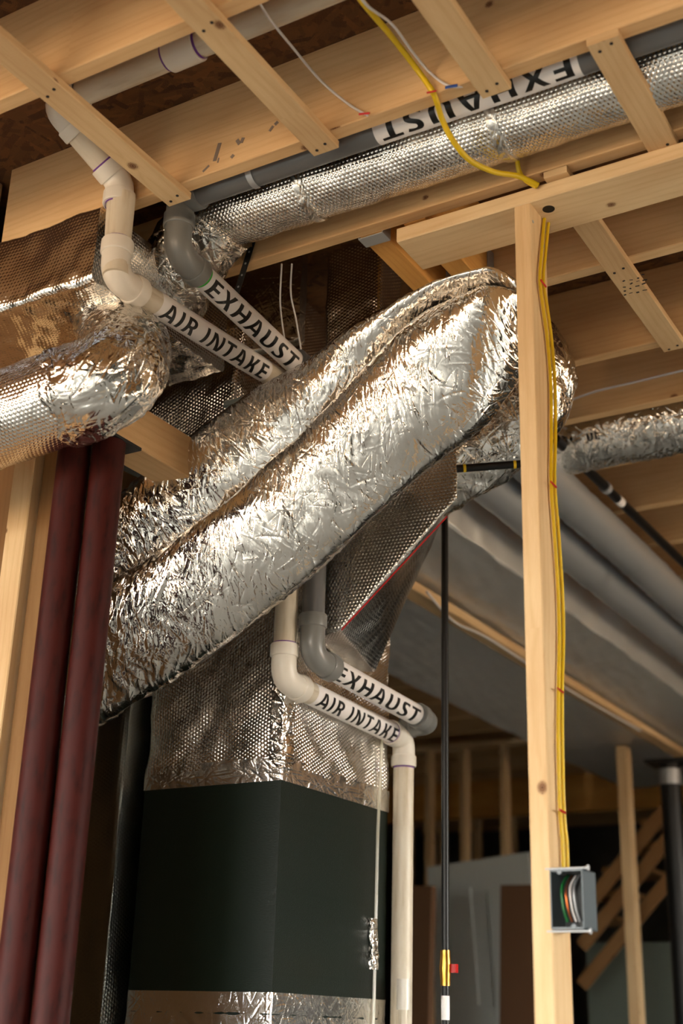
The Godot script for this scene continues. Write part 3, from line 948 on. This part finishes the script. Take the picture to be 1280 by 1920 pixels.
func build_vents() -> void:
	var R := 0.0302
	# ---- white air intake pipe, upper part
	var A := thing("air_intake_pipe", "white plastic vent pipe labelled AIR INTAKE bending down below the joists", "pipe", Vector3(-1.79, 2.9, -1.92))
	var yr := 3.155
	var zr := -1.742
	var k0 := Pz(98, 215, -1.742)
	var e1 := Vector3(k0.x, yr, zr)                        # run in the joist bay
	var v0 := Vector3(-1.785, 3.00, -1.921)
	part("pipe_run", tube([e1 + Vector3(0.05, 0, 0), Vector3(0.9, yr, zr)], R, 28), M.pvc_pipe, A)
	var cc := Pz(345, 95, zr)
	part("coupling", tube([Vector3(cc.x - 0.04, yr, zr), Vector3(cc.x - 0.037, yr, zr), Vector3(cc.x + 0.037, yr, zr), Vector3(cc.x + 0.04, yr, zr)], [R * 1.15, R * 1.22, R * 1.22, R * 1.15], 28), M.pvc, A)
	for s in [-1.0, 1.0]:
		part("primer_ring", tube([Vector3(cc.x + s * 0.040, yr, zr), Vector3(cc.x + s * 0.046, yr, zr)], R * 1.05, 24, false), M.purple, A)
	var v45 := Vector3(-1.79, 3.03, -1.921)
	var e2 := e1.lerp(v45, 0.0)
	var dd := (v45 - e1).normalized()
	elbow(bent([e1 + Vector3(0.085, 0, 0), e1, e1 + dd * 0.085], 0.06), R, M.pvc, A, 0.03, false)
	part("pipe_offset", tube([e1 + dd * 0.06, v45], R, 28), M.pvc_pipe, A)
	elbow(bent([v45 - dd * 0.058, v45, v45 + Vector3(0, -0.062, 0)], 0.06), R, M.pvc, A)
	var z_a := Vector3(-1.775, 2.775, -1.921)
	part("pipe_drop", tube([v45, z_a], R, 28), M.pvc_pipe, A)
	var zb := Px(500, 698, -1.80)
	var za2 := Px(300, 574, -1.785)
	var zd := (zb - za2).normalized()
	var corner := Vector3(-1.777, 0, -1.921)
	corner.y = (za2 - zd * ((za2.z - corner.z) / zd.z)).y
	corner.x = (za2 - zd * ((za2.z - corner.z) / zd.z)).x
	elbow(bent([Vector3(corner.x, corner.y + 0.095, corner.z), corner, corner + zd * 0.095], 0.075, 12), R, M.pvc, A)
	var far := corner + zd * 0.83
	part("pipe_run", tube([corner + zd * 0.06, far], R, 28), M.pvc_pipe, A)
	part("pipe_drop", tube([Vector3(corner.x, corner.y + 0.05, corner.z), Vector3(corner.x, 2.99, corner.z)], R, 28), M.pvc_pipe, A)
	label_sleeve(Px(288, 566, -1.783), Px(492, 694, -1.80), corner, far, R, "AIR INTAKE", 0.045, 0.12, A)
	# ---- lower part: drops behind the foil duct, turns along the cabinet
	var low := Pz(535, 1180, -2.762)
	var lt := Vector3(low.x, 2.84, low.z)
	var lc := Px(545, 1292, low.x)
	lc.z = low.z
	var ld := (Px(750, 1382, low.x) - Px(585, 1302, low.x)).normalized()
	var lb := Vector3(low.x, Px(560, 1290, low.x).y, low.z)
	var p1 := Px(590, 1304, low.x)
	lb.y = (p1 - ld * ((p1.z - low.z) / ld.z)).y
	elbow(bent([Vector3(far.x, far.y, low.z) - zd * 0.09, Vector3(low.x, far.y, low.z), Vector3(low.x, far.y - 0.09, low.z)], 0.07, 10), R, M.pvc, A)
	part("pipe_drop", tube([lt, lb + Vector3(0, 0.05, 0)], R, 28), M.pvc_pipe, A)
	elbow(bent([lb + Vector3(0, 0.095, 0), lb, lb + ld * 0.095], 0.075, 12), R, M.pvc, A)
	var le := lb + ld * ((-3.43 - lb.z) / ld.z)
	part("pipe_run", tube([lb + ld * 0.06, le], R, 28), M.pvc_pipe, A)
	label_sleeve(Px(580, 1297, low.x), Px(735, 1375, low.x), lb, le, R, "AIR INTAKE", 0.045, 0.12, A)
	elbow(bent([le - ld * 0.085, le, le + Vector3(0, -0.085, 0)], 0.06, 10), R, M.pvc, A)
	part("pipe_drop", tube([le + Vector3(0, -0.05, 0), Vector3(le.x, 0.9, le.z)], R, 28), M.pvc_pipe, A)
	# ---- grey exhaust pipe
	var G := thing("exhaust_pipe", "grey plastic vent pipe labelled EXHAUST running beside the round foil duct", "pipe", Vector3(-1.7, 3.0, -2.05))
	var gy := 3.036
	var gz := -2.048
	var gx := -1.742
	part("pipe_run", tube([Vector3(gx + 0.04, gy, gz), Vector3(1.3, gy, gz)], R, 28), M.grey_pipe, G)
	var gd0 := Px(375, 515, -1.715)
	var gd1 := Px(535, 664, -1.735)
	var gd := (gd1 - gd0).normalized()
	var gc := gd0 - gd * ((gd0.z - gz) / gd.z)
	gc.z = gz
	elbow(bent([Vector3(gx + 0.09, gy, gz), Vector3(gc.x, gy, gz), Vector3(gc.x, gy - 0.075, gz)], 0.055, 10), R, M.grey_hub, G, 0.032, false)
	elbow(bent([Vector3(gc.x, gc.y + 0.10, gz), gc, gc + gd * 0.10], 0.08, 12), R, M.grey_hub, G, 0.032, false)
	var gfar := gc + gd * 0.70
	part("pipe_run", tube([gc + gd * 0.06, gfar], R, 28), M.grey_pipe, G)
	part("green_band", tube([gc + gd * 0.104, gc + gd * 0.109], R + 0.0008, 24, false), M.green_print, G)
	label_sleeve(gc + gd * 0.11, Px(550, 672, -1.735), gc, gfar, R, "EXHAUST", 0.046, 0.12, G)
	part("coupling", tube([Px(553, 676, -1.735), Px(553, 676, -1.735) + gd * 0.05], R * 1.2, 28), M.grey_pipe, G)
	var gl := Pz(588, 1130, -2.80)
	elbow(bent([Vector3(gl.x, gfar.y, gl.z) - gd * 0.09, Vector3(gl.x, gfar.y, gl.z), Vector3(gl.x, gfar.y - 0.09, gl.z)], 0.07, 10), R, M.grey_hub, G, 0.032, false)
	var h0 := Px(640, 1253, gl.x + 0.03)
	var h1 := Px(790, 1346, gl.x + 0.03)
	var hd := (h1 - h0).normalized()
	var hc := h0 - hd * ((h0.z - gl.z) / hd.z)
	hc.x = gl.x
	part("pipe_drop", tube([Vector3(gl.x, gfar.y, gl.z), hc + Vector3(0, 0.05, 0)], R, 28), M.grey_pipe, G)
	elbow(bent([hc + Vector3(0, 0.115, 0), hc, hc + (h1 - hc).normalized() * 0.10], 0.08, 12), R, M.grey_hub, G, 0.036, false)
	part("pipe_run", tube([hc + (h1 - hc).normalized() * 0.05, h1], R, 28), M.grey_pipe, G)
	label_sleeve(Px(628, 1247, gl.x + 0.03), Px(778, 1339, gl.x + 0.03), hc, h1, R, "EXHAUST", 0.046, 0.12, G)
	elbow(bent([h1 - hd * 0.03, h1 + hd * 0.06, h1 + hd * 0.06 + Vector3(-0.09, 0, 0)], 0.05, 10), R, M.grey_hub, G, 0.034, false)
	part("label_wrap", tube([Vector3(-1.17, gy, gz), Vector3(-0.70, gy, gz)], R + 0.0006, 40, false), M.paper, G, "white label reading EXHAUST upside down")
	var fc := (CAM - Vector3(-0.93, gy, gz))
	fc = (fc - Vector3.RIGHT * fc.x).normalized()
	part("lettering", lettering("EXHAUST", 0.048, Vector3(-0.935, gy, gz), Vector3.LEFT, fc.rotated(Vector3.RIGHT, 0.1), R + 0.0011, 0.44), M.ink, G)
	# metal strap round the grey pipe
	var hs := thing("pipe_strap", "thin metal hanger strap round the grey vent pipe", "pipe strap", Pz(478, 325, gz))
	var hx: float = Pz(478, 325, gz).x
	part("band", tube([Vector3(hx - 0.008, gy, gz), Vector3(hx + 0.008, gy, gz)], R + 0.0025, 28, false), M.galv, hs)
	# perforated hanger strap
	var ps := thing("hanger_strap", "dark perforated steel strap hanging from the joist beside the vent pipe", "hanger", Pz(465, 480, -2.30))
	var s0 := Pz(480, 432, -2.30)
	var s1 := Pz(440, 560, -2.30)
	part("strip", beam(s0, s1, 0.019, 0.0015, Vector3.BACK, 0.0004), M.black_steel, ps)
	for k in 5:
		var q := s0.lerp(s1, 0.15 + 0.17 * k)
		part("hole", tube([q + Vector3(0, 0, 0.0006), q + Vector3(0, 0, 0.0014)], 0.003, 8), M.galv, ps)
	# drain tee on the lower pipe
	var dt := thing("drain_fitting", "small white drain tee at the foot of the vertical white pipe", "pipe fitting", Vector3(le.x, 1.3, le.z))
	var tc := Pz(756, 1868, le.z + 0.04)
	part("branch", tube([Vector3(le.x, tc.y, le.z), tc], 0.016, 18), M.pvc, dt)
	part("tee", tube([tc + Vector3(0, 0.045, 0), tc + Vector3(0, -0.035, 0)], 0.0185, 18), M.pvc, dt)
	part("pipe_tail", tube([tc + Vector3(0, -0.03, 0), tc + Vector3(0.01, -0.3, 0)], 0.0135, 18), M.pvc_pipe, dt)

func build_left() -> void:
	# rectangular bubble foil trunk under the joists
	var t := thing("main_trunk", "wide bubble-foil trunk duct under the joists left of the intake pipe", "duct", Vector3(-3.0, 2.9, -2.2))
	part("casing", box_duct(Vector3(-5.9, 2.888, -2.18), Vector3(-1.845, 2.888, -2.18), Vector3.UP, Vector3.BACK, 0.205, 0.52, 0.018, func(p, _n, _u, _v): return nz.get_noise_3dv(p * 6.0) * 0.005 + ridge.get_noise_2d(p.x * 26.0, p.y * 3.0) * 0.0016 + (ridge.get_noise_3dv(p * 13.0) * 0.006 + nz.get_noise_3dv(p * 20.0) * 0.003) * smoothstep(2.84, 2.79, p.y), 0.012), M.foil_bubble_soft, t)
	# take-off boot and round branch
	var b := thing("branch_duct", "round foil branch duct with crumpled taped boot below the trunk", "duct", Vector3(-2.0, 2.5, -1.95))
	var z := -1.90
	var path := smooth_path([Pz(-220, 872, z), Pz(0, 787, z), Pz(120, 745, z - 0.01), Pz(205, 712, z - 0.02)], 12)
	part("sleeve", tube(resample(path, 0.012), 0.106, 72, true, d_bubble), M.foil_bubble, b)
	var e := Pz(205, 712, z - 0.02)
	var bp := smooth_path([e + Vector3(-0.12, -0.02, 0.0), e, Pz(238, 668, -2.02), Pz(222, 625, -2.10), Pz(200, 585, -2.14)], 8)
	var rr := []
	var rp := resample(bp, 0.012)
	for k in rp.size(): rr.append(lerpf(0.107, 0.088, float(k) / rp.size()))
	part("boot", tube(rp, rr, 72, true, d_rough), M.foil_rough, b, "crumpled foil-taped boot")
	# two primer-red steel posts side by side
	for q in [[Pz(198, 900, -2.12), "red-brown steel post closest to the furnace foil ducts"], [Pz(128, 950, -2.08), "red-brown steel post beside the rough timber post"]]:
		var c: Vector3 = q[0]
		var p := thing("steel_post", q[1], "post", Vector3(c.x, 0, c.z))
		var top := Pz(200, 832, -2.12).y
		part("shaft", tube(resample([Vector3(c.x, 0.012, c.z), Vector3(c.x, top, c.z)], 0.3), 0.0385, 36), M.red_steel, p)
		part("cap_plate", slab(Vector3(c.x - 0.04, top, c.z - 0.07), Vector3(c.x + 0.04, top + 0.008, c.z + 0.07), 0.001), M.black_steel, p)
		part("base_plate", slab(Vector3(c.x - 0.04, 0, c.z - 0.07), Vector3(c.x + 0.04, 0.012, c.z + 0.07), 0.001), M.black_steel, p)
	var ty := Pz(200, 832, -2.12).y + 0.008
	var bx := Pz(225, 830, -2.12).x
	var bm := thing("support_beam", "heavy timber beam resting on the red steel posts", "beam", Vector3(bx, ty + 0.1, -3.0))
	part("timber", beam(Vector3(bx - 0.05, ty + 0.055, -2.05), Vector3(bx - 0.05, ty + 0.055, -2.42), 0.10, 0.11), M.joist_b, bm)
	# rough timber posts at the far left
	var w0 := Pz(75, 1100, -2.20)
	var w := thing("timber_post", "rough-grained timber stud left of the red steel posts", "stud", Vector3(w0.x, 0, -2.22))
	part("board", beam(Vector3(w0.x + 0.005, 0, -2.225), Vector3(w0.x + 0.005, 2.78, -2.225), 0.038, 0.10, Vector3.RIGHT), M.old_wood, w)
	var w2 := thing("timber_post", "smooth pale stud tight against the rough-grained timber stud", "stud", Vector3(w0.x - 0.1, 0, -2.22))
	part("board", beam(Vector3(w0.x - 0.085, 0, -2.21), Vector3(w0.x - 0.085, 2.78, -2.21), 0.06, 0.07, Vector3.RIGHT), M.stud, w2)
	var w3 := thing("wood_sheathing", "row of plain wood boards behind the pale stud, extended out of view to block light", "board", Vector3(w0.x - 0.4, 0, -2.28))
	part("board", slab(Vector3(w0.x - 1.22, 0, -2.28), Vector3(w0.x - 0.02, 2.75, -2.262), 0.001), M.old_wood, w3)  # darker than tan boards, to dim their reflection in the foil return box
	part("board", slab(Vector3(w0.x - 2.45, 0, -2.28), Vector3(w0.x - 1.225, 2.75, -2.262), 0.001), M.old_wood, w3)  # added beyond the view to block left window light from the rear
	part("board", slab(Vector3(-6.0, 0, -2.28), Vector3(w0.x - 2.455, 2.75, -2.262), 0.001), M.old_wood, w3)  # unseen extension up to the left wall, blocking the same light
	var yb := thing("header_beam", "golden laminated beam above the foil branch duct", "beam", Pz(20, 660, -2.35))
	var y0 := Pz(30, 690, -2.35).y
	part("timber", beam(Vector3(-4.0, y0 + 0.02, -2.36), Vector3(Pz(72, 665, -2.33).x, y0 + 0.02, -2.36), 0.05, 0.14), M.beam_wood, yb)

func build_rear() -> void:
	# wide trunk hanging under the rear joists
	var t := thing("rear_trunk", "wide flat foil trunk running away behind the stud", "duct", Vector3(-2.4, 2.85, -6.0))
	part("casing", box_duct(Vector3(-2.34, 2.862, -3.62), Vector3(-2.34, 2.862, -8.6), Vector3.RIGHT, Vector3.UP, 1.13, 0.20, 0.012, func(p, _n, _u, _v): return nz.get_noise_3dv(p * 4.0) * 0.008 + ridge.get_noise_2d(p.x * 22.0, p.z * 2.0) * 0.007, 0.02), M.foil_dull, t)
	var bl := thing("furring_strip", "pale wood strip running along the underside of the rear trunk", "wood strip", Vector3(-2.155, 2.71, -6))
	part("board", beam(Vector3(-2.155, 2.725, -3.6), Vector3(-2.155, 2.725, -8.6), 0.075, 0.038), M.strap, bl)
	# two round pipes beside it
	var a0 := Py(925, 925, 2.87)
	var a1 := Py(1275, 1210, 2.87)
	var ax := (a0.x + a1.x) / 2
	var b0 := Py(1075, 968, 2.92)
	for q in [[ax, 2.885, 0.07, "lower round metal duct running beside the rear foil trunk"], [b0.x + 0.05, 2.915, 0.07, "upper round metal duct running below the bare rear joists"]]:
		var o := thing("round_metal_duct", q[3], "duct", Vector3(q[0], q[1], -5))
		part("sleeve", tube(resample([Vector3(q[0], q[1], -3.32), Vector3(q[0], q[1], -9.0)], 0.05), q[2], 40, true, func(p, _n, u, v): return 0.0012 * sin(u * 70.0) + nz.get_noise_3dv(p * 6.0) * 0.003), M.galv, o)
		for k in 2:
			var zz := -4.6 - k * 1.5
			part("joint_band", tube([Vector3(q[0], q[1], zz), Vector3(q[0], q[1], zz - 0.04)], q[2] + 0.003, 40, false), M.galv, o)
	# flexible duct in the joist bay
	var f := thing("flex_duct", "silver flexible duct with printed mark between the rear joists", "duct", Vector3(-1.1, 3.05, -3.74))
	part("sleeve", tube(resample([Vector3(-1.55, 3.03, -3.745), Vector3(1.5, 3.03, -3.745)], 0.012), 0.105, 60, true, d_flex), M.foil_rough, f)
	var fc := CAM - Vector3(-1.2, 3.03, -3.745)
	fc = Vector3(0, fc.y, fc.z).normalized()
	part("lettering", lettering("UL", 0.025, Vector3(-1.27, 3.03, -3.745), Vector3.RIGHT, fc.rotated(Vector3.RIGHT, 0.0), 0.114), M.ink, f)
	# black gas line
	var g := thing("gas_riser", "vertical black iron gas pipe with brass valve", "pipe", Pd(834, 1400, 3.75))
	var gp := Pd(834, 1400, 3.72)
	part("pipe", tube([Vector3(gp.x, 0.2, gp.z), Vector3(gp.x, 2.98, gp.z)], 0.0107, 18), M.black_iron, g)
	var vy := Pz(836, 1815, gp.z).y
	var va := part("valve_body", tube([Vector3(gp.x, vy - 0.045, gp.z), Vector3(gp.x, vy - 0.03, gp.z), Vector3(gp.x, vy, gp.z), Vector3(gp.x, vy + 0.03, gp.z), Vector3(gp.x, vy + 0.045, gp.z)], [0.0145, 0.0145, 0.0175, 0.0145, 0.0145], 8), M.brass, g)
	part("handle", slab(Vector3(gp.x + 0.016, vy - 0.012, gp.z - 0.008), Vector3(gp.x + 0.036, vy + 0.010, gp.z + 0.005), 0.004), M.red_plastic, va)
	part("tag_wrap", tube([Vector3(gp.x, vy - 0.13, gp.z), Vector3(gp.x, vy - 0.07, gp.z)], 0.0114, 18), M.paper, g)
	var gh := thing("gas_branch", "short black iron pipe crossing between foil duct and stud", "pipe", Pd(915, 875, 3.5))
	part("pipe", tube([Pd(856, 879, 3.42), Pd(985, 869, 3.42)], 0.0105, 16), M.black_iron, gh)
	for q in [[868, 878], [962, 871]]:
		part("yellow_tape", tube([Pd(q[0], q[1], 3.42), Pd(q[0] + 5, q[1] - 0.4, 3.42)], 0.0112, 16), M.cable_yellow, gh)
	var gr := thing("gas_run", "black iron gas pipe running away under the bare rear joists", "pipe", Py(1150, 930, 2.975))
	var r0 := Py(1040, 822, 2.975)
	var r1 := Py(1275, 1050, 2.975)
	part("pipe", tube([r0, r1 + (r1 - r0) * 1.2], 0.0168, 16), M.black_iron, gr)
	var cl := r0.lerp(r1, 0.34)
	part("clamp", tube([cl, cl + (r1 - r0).normalized() * 0.03], 0.021, 16), M.galv, gr)
	part("tag_wrap", tube([r0.lerp(r1, 0.44), r0.lerp(r1, 0.475)], 0.0174, 16), M.paper, gr)
	# rear partitions: studs between plates
	for w in [[Pd(870, 1500, 8.6).z, [Pd(787, 1500, 8.6).x, Pd(872, 1500, 8.6).x, Pd(967, 1500, 8.6).x, Pd(1078, 1520, 8.6).x], "front"], [Pd(870, 1500, 10.2).z, [Pd(740, 1520, 10.2).x, Pd(823, 1520, 10.2).x, Pd(905, 1520, 10.2).x, Pd(987, 1520, 10.2).x, Pd(1090, 1520, 10.2).x], "rear"]]:
		var z: float = w[0]
		var xs: Array = w[1]
		var o := thing("stud_partition", "open stud partition behind the leaning white door" if w[2] == "front" else "farther open stud partition glimpsed between nearer studs", "wall frame", Vector3(xs[1], 0, z))
		part("top_plate", slab(Vector3(xs[0] - 0.5, 2.96, z - 0.045), Vector3(xs[-1] + 0.4, 2.998, z + 0.045)), M.stud, o)
		part("bottom_plate", slab(Vector3(xs[0] - 0.5, 0.0, z - 0.045), Vector3(xs[-1] + 0.4, 0.038, z + 0.045)), M.stud, o)
		for x in xs:
			part("stud", slab(Vector3(x - 0.019, 0.038, z - 0.045), Vector3(x + 0.019, 2.96, z + 0.045)), M.stud, o)
	# leaning door slab and cardboard
	var dz: float = Pd(870, 1500, 8.0).z
	var da := Pz(802, 1612, dz)
	var db := Pz(992, 1606, dz)
	var d := thing("door_slab", "pale panelled door slab leaning against the stud partition", "door", Vector3((da.x + db.x) / 2, 0, dz))
	var dw := db.x - da.x
	var dy := da.y
	var up := Vector3(-0.10, 1, -0.06).normalized()
	var base := Vector3((da.x + db.x) / 2 + 0.10 * dy, 0, dz + 0.06 * dy)
	part("slab", beam(base, base + up * dy, 0.035, dw, Vector3.RIGHT), M.door, d)
	for q in [[0.62, 0.92], [0.08, 0.55]]:
		for s in [-1.0, 1.0]:
			var pa: Vector3 = base + up * (dy * q[0]) + Vector3(s * dw * 0.22, 0, 0.014)
			var pb: Vector3 = base + up * (dy * q[1]) + Vector3(s * dw * 0.22, 0, 0.014)
			part("panel", beam(pa, pb, 0.02, dw * 0.3, Vector3.RIGHT, 0.008), M.door, d)
	for q in [[780, 1662, 0.24, "tall brown cardboard carton left of the leaning door"], [978, 1660, 0.24, "tall brown cardboard carton right of the leaning door"]]:
		var cp := Pz(q[0], q[1], dz + 0.25)
		var cb := thing("cardboard_carton", q[3], "carton", Vector3(cp.x, 0, cp.z))
		part("sleeve", beam(Vector3(cp.x - 0.03, 0, cp.z + 0.05), cp, 0.06, q[2], Vector3.RIGHT, 0.004), M.cardboard, cb)
	# stairs: open stringers
	var st := thing("staircase", "open wooden stair stringers climbing behind the stud", "stairs", Pd(1170, 1700, 7.6))
	for q in [[1090, 1712, 1262, 1500], [1090, 1775, 1262, 1560], [1090, 1848, 1262, 1640]]:
		part("stringer", beam(Pd(q[0], q[1], 7.6), Pd(q[2], q[3], 7.6), 0.04, 0.075), M.old_wood, st)
	for k in 5:
		var a := Pd(1098 + k * 36, 1720 - k * 45, 7.75)
		part("tread", slab(a - Vector3(0.14, 0.018, 0.5), a + Vector3(0.14, 0.018, 0.0)), M.old_wood, st)
	var sp := thing("stair_stud", "thin upright stud in front of the open stair", "stud", Pd(1178, 1700, 7.4))
	var s0 := Pd(1172, 1480, 7.4)
	part("board", slab(Vector3(s0.x - 0.03, 0, s0.z - 0.045), Vector3(s0.x + 0.03, 2.75, s0.z + 0.045)), M.stud, sp)
	# dark column under the rear trunk
	var c0 := Pd(1255, 1440, 7.0)
	var c := thing("dark_column", "dark round steel column with top plate near the stairs", "post", Vector3(c0.x, 0, c0.z))
	part("shaft", tube([Vector3(c0.x, 0, c0.z), Vector3(c0.x, c0.y + 0.02, c0.z)], 0.055, 28), M.black_steel, c)
	part("cap_plate", slab(Vector3(c0.x - 0.11, c0.y + 0.02, c0.z - 0.1), Vector3(c0.x + 0.11, c0.y + 0.035, c0.z + 0.1)), M.black_steel, c)
	part("collar", tube([Vector3(c0.x, c0.y - 0.09, c0.z), Vector3(c0.x, c0.y - 0.01, c0.z)], 0.058, 28), M.galv, c)
	# stacked board below the stairs
	var dr := thing("wall_board", "dull green-grey sheet leaning below the stairs", "board", Pd(1190, 1850, 8.4))
	var d0 := Pd(1100, 1768, 8.4)
	part("sheet", slab(Vector3(d0.x, 0, d0.z - 0.02), Vector3(d0.x + 1.3, d0.y, d0.z + 0.02)), M.drywall, dr)
	# rim board at the end of the back joists
	var rim := thing("rim_beam", "orange-lit deep beam above the stud partitions", "beam", Vector3(-4, 2.8, Pd(870, 1500, 9.4).z))
	var rz: float = Pd(870, 1470, 9.9).z - 0.15
	part("timber", slab(Vector3(-6.0, 2.72, rz - 0.04), Vector3(1.0, 2.99, rz + 0.04)), M.beam_wood, rim)

func build_wires() -> void:
	# yellow cable over the joists, round the duct and on to the plate
	var y := thing("yellow_cable", "yellow cable looping from the joist under the round foil duct", "cable", Pz(750, 85, -1.94))
	var jz := -1.948
	part("jacket", tube(smooth_path([Pz(640, -60, -1.60), Pz(677, 0, -1.68), Pz(735, 70, -1.83), Pz(780, 128, -1.925), Pz(812, 175, jz - 0.004), Pz(828, 222, -2.02), Pz(848, 262, -2.06), Pz(880, 300, -2.12), Pz(925, 322, -2.20), Pz(970, 330, -2.27), Pz(1008, 347, -2.315)], 8), 0.0062, 12), M.cable_yellow, y)
	part("jacket", tube(smooth_path([Pz(968, 280, -2.27), Pz(972, 318, -2.29), Pz(985, 338, -2.31), Pz(1006, 350, -2.318)], 8), 0.0055, 12), M.cable_yellow, y)
	part("staple", beam(Pz(800, 174, jz + 0.009), Pz(818, 170, jz + 0.009), 0.004, 0.004), M.red_plastic, y)
	# cable bundle down the stud
	var b := thing("yellow_cable", "bundle of yellow cables stapled down the side of the stud", "cable", Px(1040, 900, -0.925))
	var pts := [[1026, 394], [1019, 470], [1015, 525], [1022, 580], [1030, 640], [1036, 720], [1037, 820], [1036, 905], [1042, 990], [1049, 1090], [1052, 1190], [1050, 1292], [1050, 1400], [1053, 1520], [1058, 1580], [1060, 1632]]
	for k in 2:
		var path := []
		path.append(Vector3(-0.905, 2.95, -2.37 + (k - 1) * 0.004))
		for i in pts.size():
			var tight := 1.0 if i in [2, 7, 11, 13] else 1.15
			path.append(Px(pts[i][0] + (k - 0.5) * 6.6 * tight, pts[i][1], -0.926 + (0.001 if k == 1 else 0.0)))
		part("jacket", tube(smooth_path(path, 5), 0.0038, 10), M.cable_yellow, b)
	for q in [[1018, 531], [1037, 908], [1050, 1294], [1054, 1521]]:
		var c := Px(q[0], q[1], -0.919)
		part("staple", beam(c + Vector3(0, 0.001, 0.014), c + Vector3(0, -0.001, -0.016), 0.0045, 0.0045), M.red_plastic, b)
	# white wires
	var w := thing("white_wire", "thin white wire hanging across the joist to a red staple", "cable", Pz(540, 80, jz))
	part("jacket", tube(smooth_path([Pz(476, -25, -1.61), Pz(484, 0, -1.64), Pz(505, 35, -1.69), Pz(545, 85, -1.78), Pz(600, 150, -1.90), Pz(650, 193, jz), Pz(686, 215, jz - 0.004), Pz(706, 223, -2.0)], 8), 0.0028, 10), M.cable_white, w)
	part("staple", beam(Pz(673, 214, jz + 0.006), Pz(693, 212, jz + 0.006), 0.004, 0.005), M.red_plastic, w)
	var w2 := thing("white_wire", "thin white wire following the yellow cable to a blue staple", "cable", Pz(740, 50, jz))
	part("jacket", tube(smooth_path([Pz(660, -25, -1.62), Pz(690, 12, -1.69), Pz(735, 46, -1.78), Pz(775, 100, -1.89), Pz(810, 140, jz), Pz(846, 162, jz - 0.004), Pz(892, 158, -1.99)], 8), 0.0028, 10), M.cable_white, w2)
	part("staple", beam(Pz(835, 164, jz + 0.006), Pz(857, 160, jz + 0.006), 0.005, 0.008), M.blue_plastic, w2)
	var w3 := thing("white_wire", "pair of thin white wires dangling in the floor opening", "cable", Pz(550, 570, -2.45))
	part("jacket", tube(smooth_path([Pz(528, 495, -2.36), Pz(525, 560, -2.45), Pz(528, 600, -2.5), Pz(534, 640, -2.55)], 8), 0.0022, 8), M.cable_white, w3)
	part("jacket", tube(smooth_path([Pz(547, 495, -2.36), Pz(545, 550, -2.45), Pz(555, 600, -2.5), Pz(564, 655, -2.55)], 8), 0.0022, 8), M.cable_white, w3)
	var w4 := thing("white_wire", "thin white wire stapled along a rear joist", "cable", Pz(1200, 720, -3.53))
	part("jacket", tube(smooth_path([Pz(1070, 750, -3.525), Pz(1120, 733, -3.525), Pz(1200, 714, -3.525), Pz(1290, 692, -3.525)], 6), 0.0035, 8), M.cable_white, w4)
	var w5 := thing("white_wire", "white cable stapled along the strip under the rear trunk", "cable", Vector3(-2.2, 2.7, -5))
	part("jacket", tube(smooth_path([Py(800, 1110, 2.70), Py(850, 1165, 2.70), Py(920, 1200, 2.70), Py(1060, 1290, 2.70), Py(1200, 1370, 2.70)], 6), 0.005, 8), M.cable_white, w5)
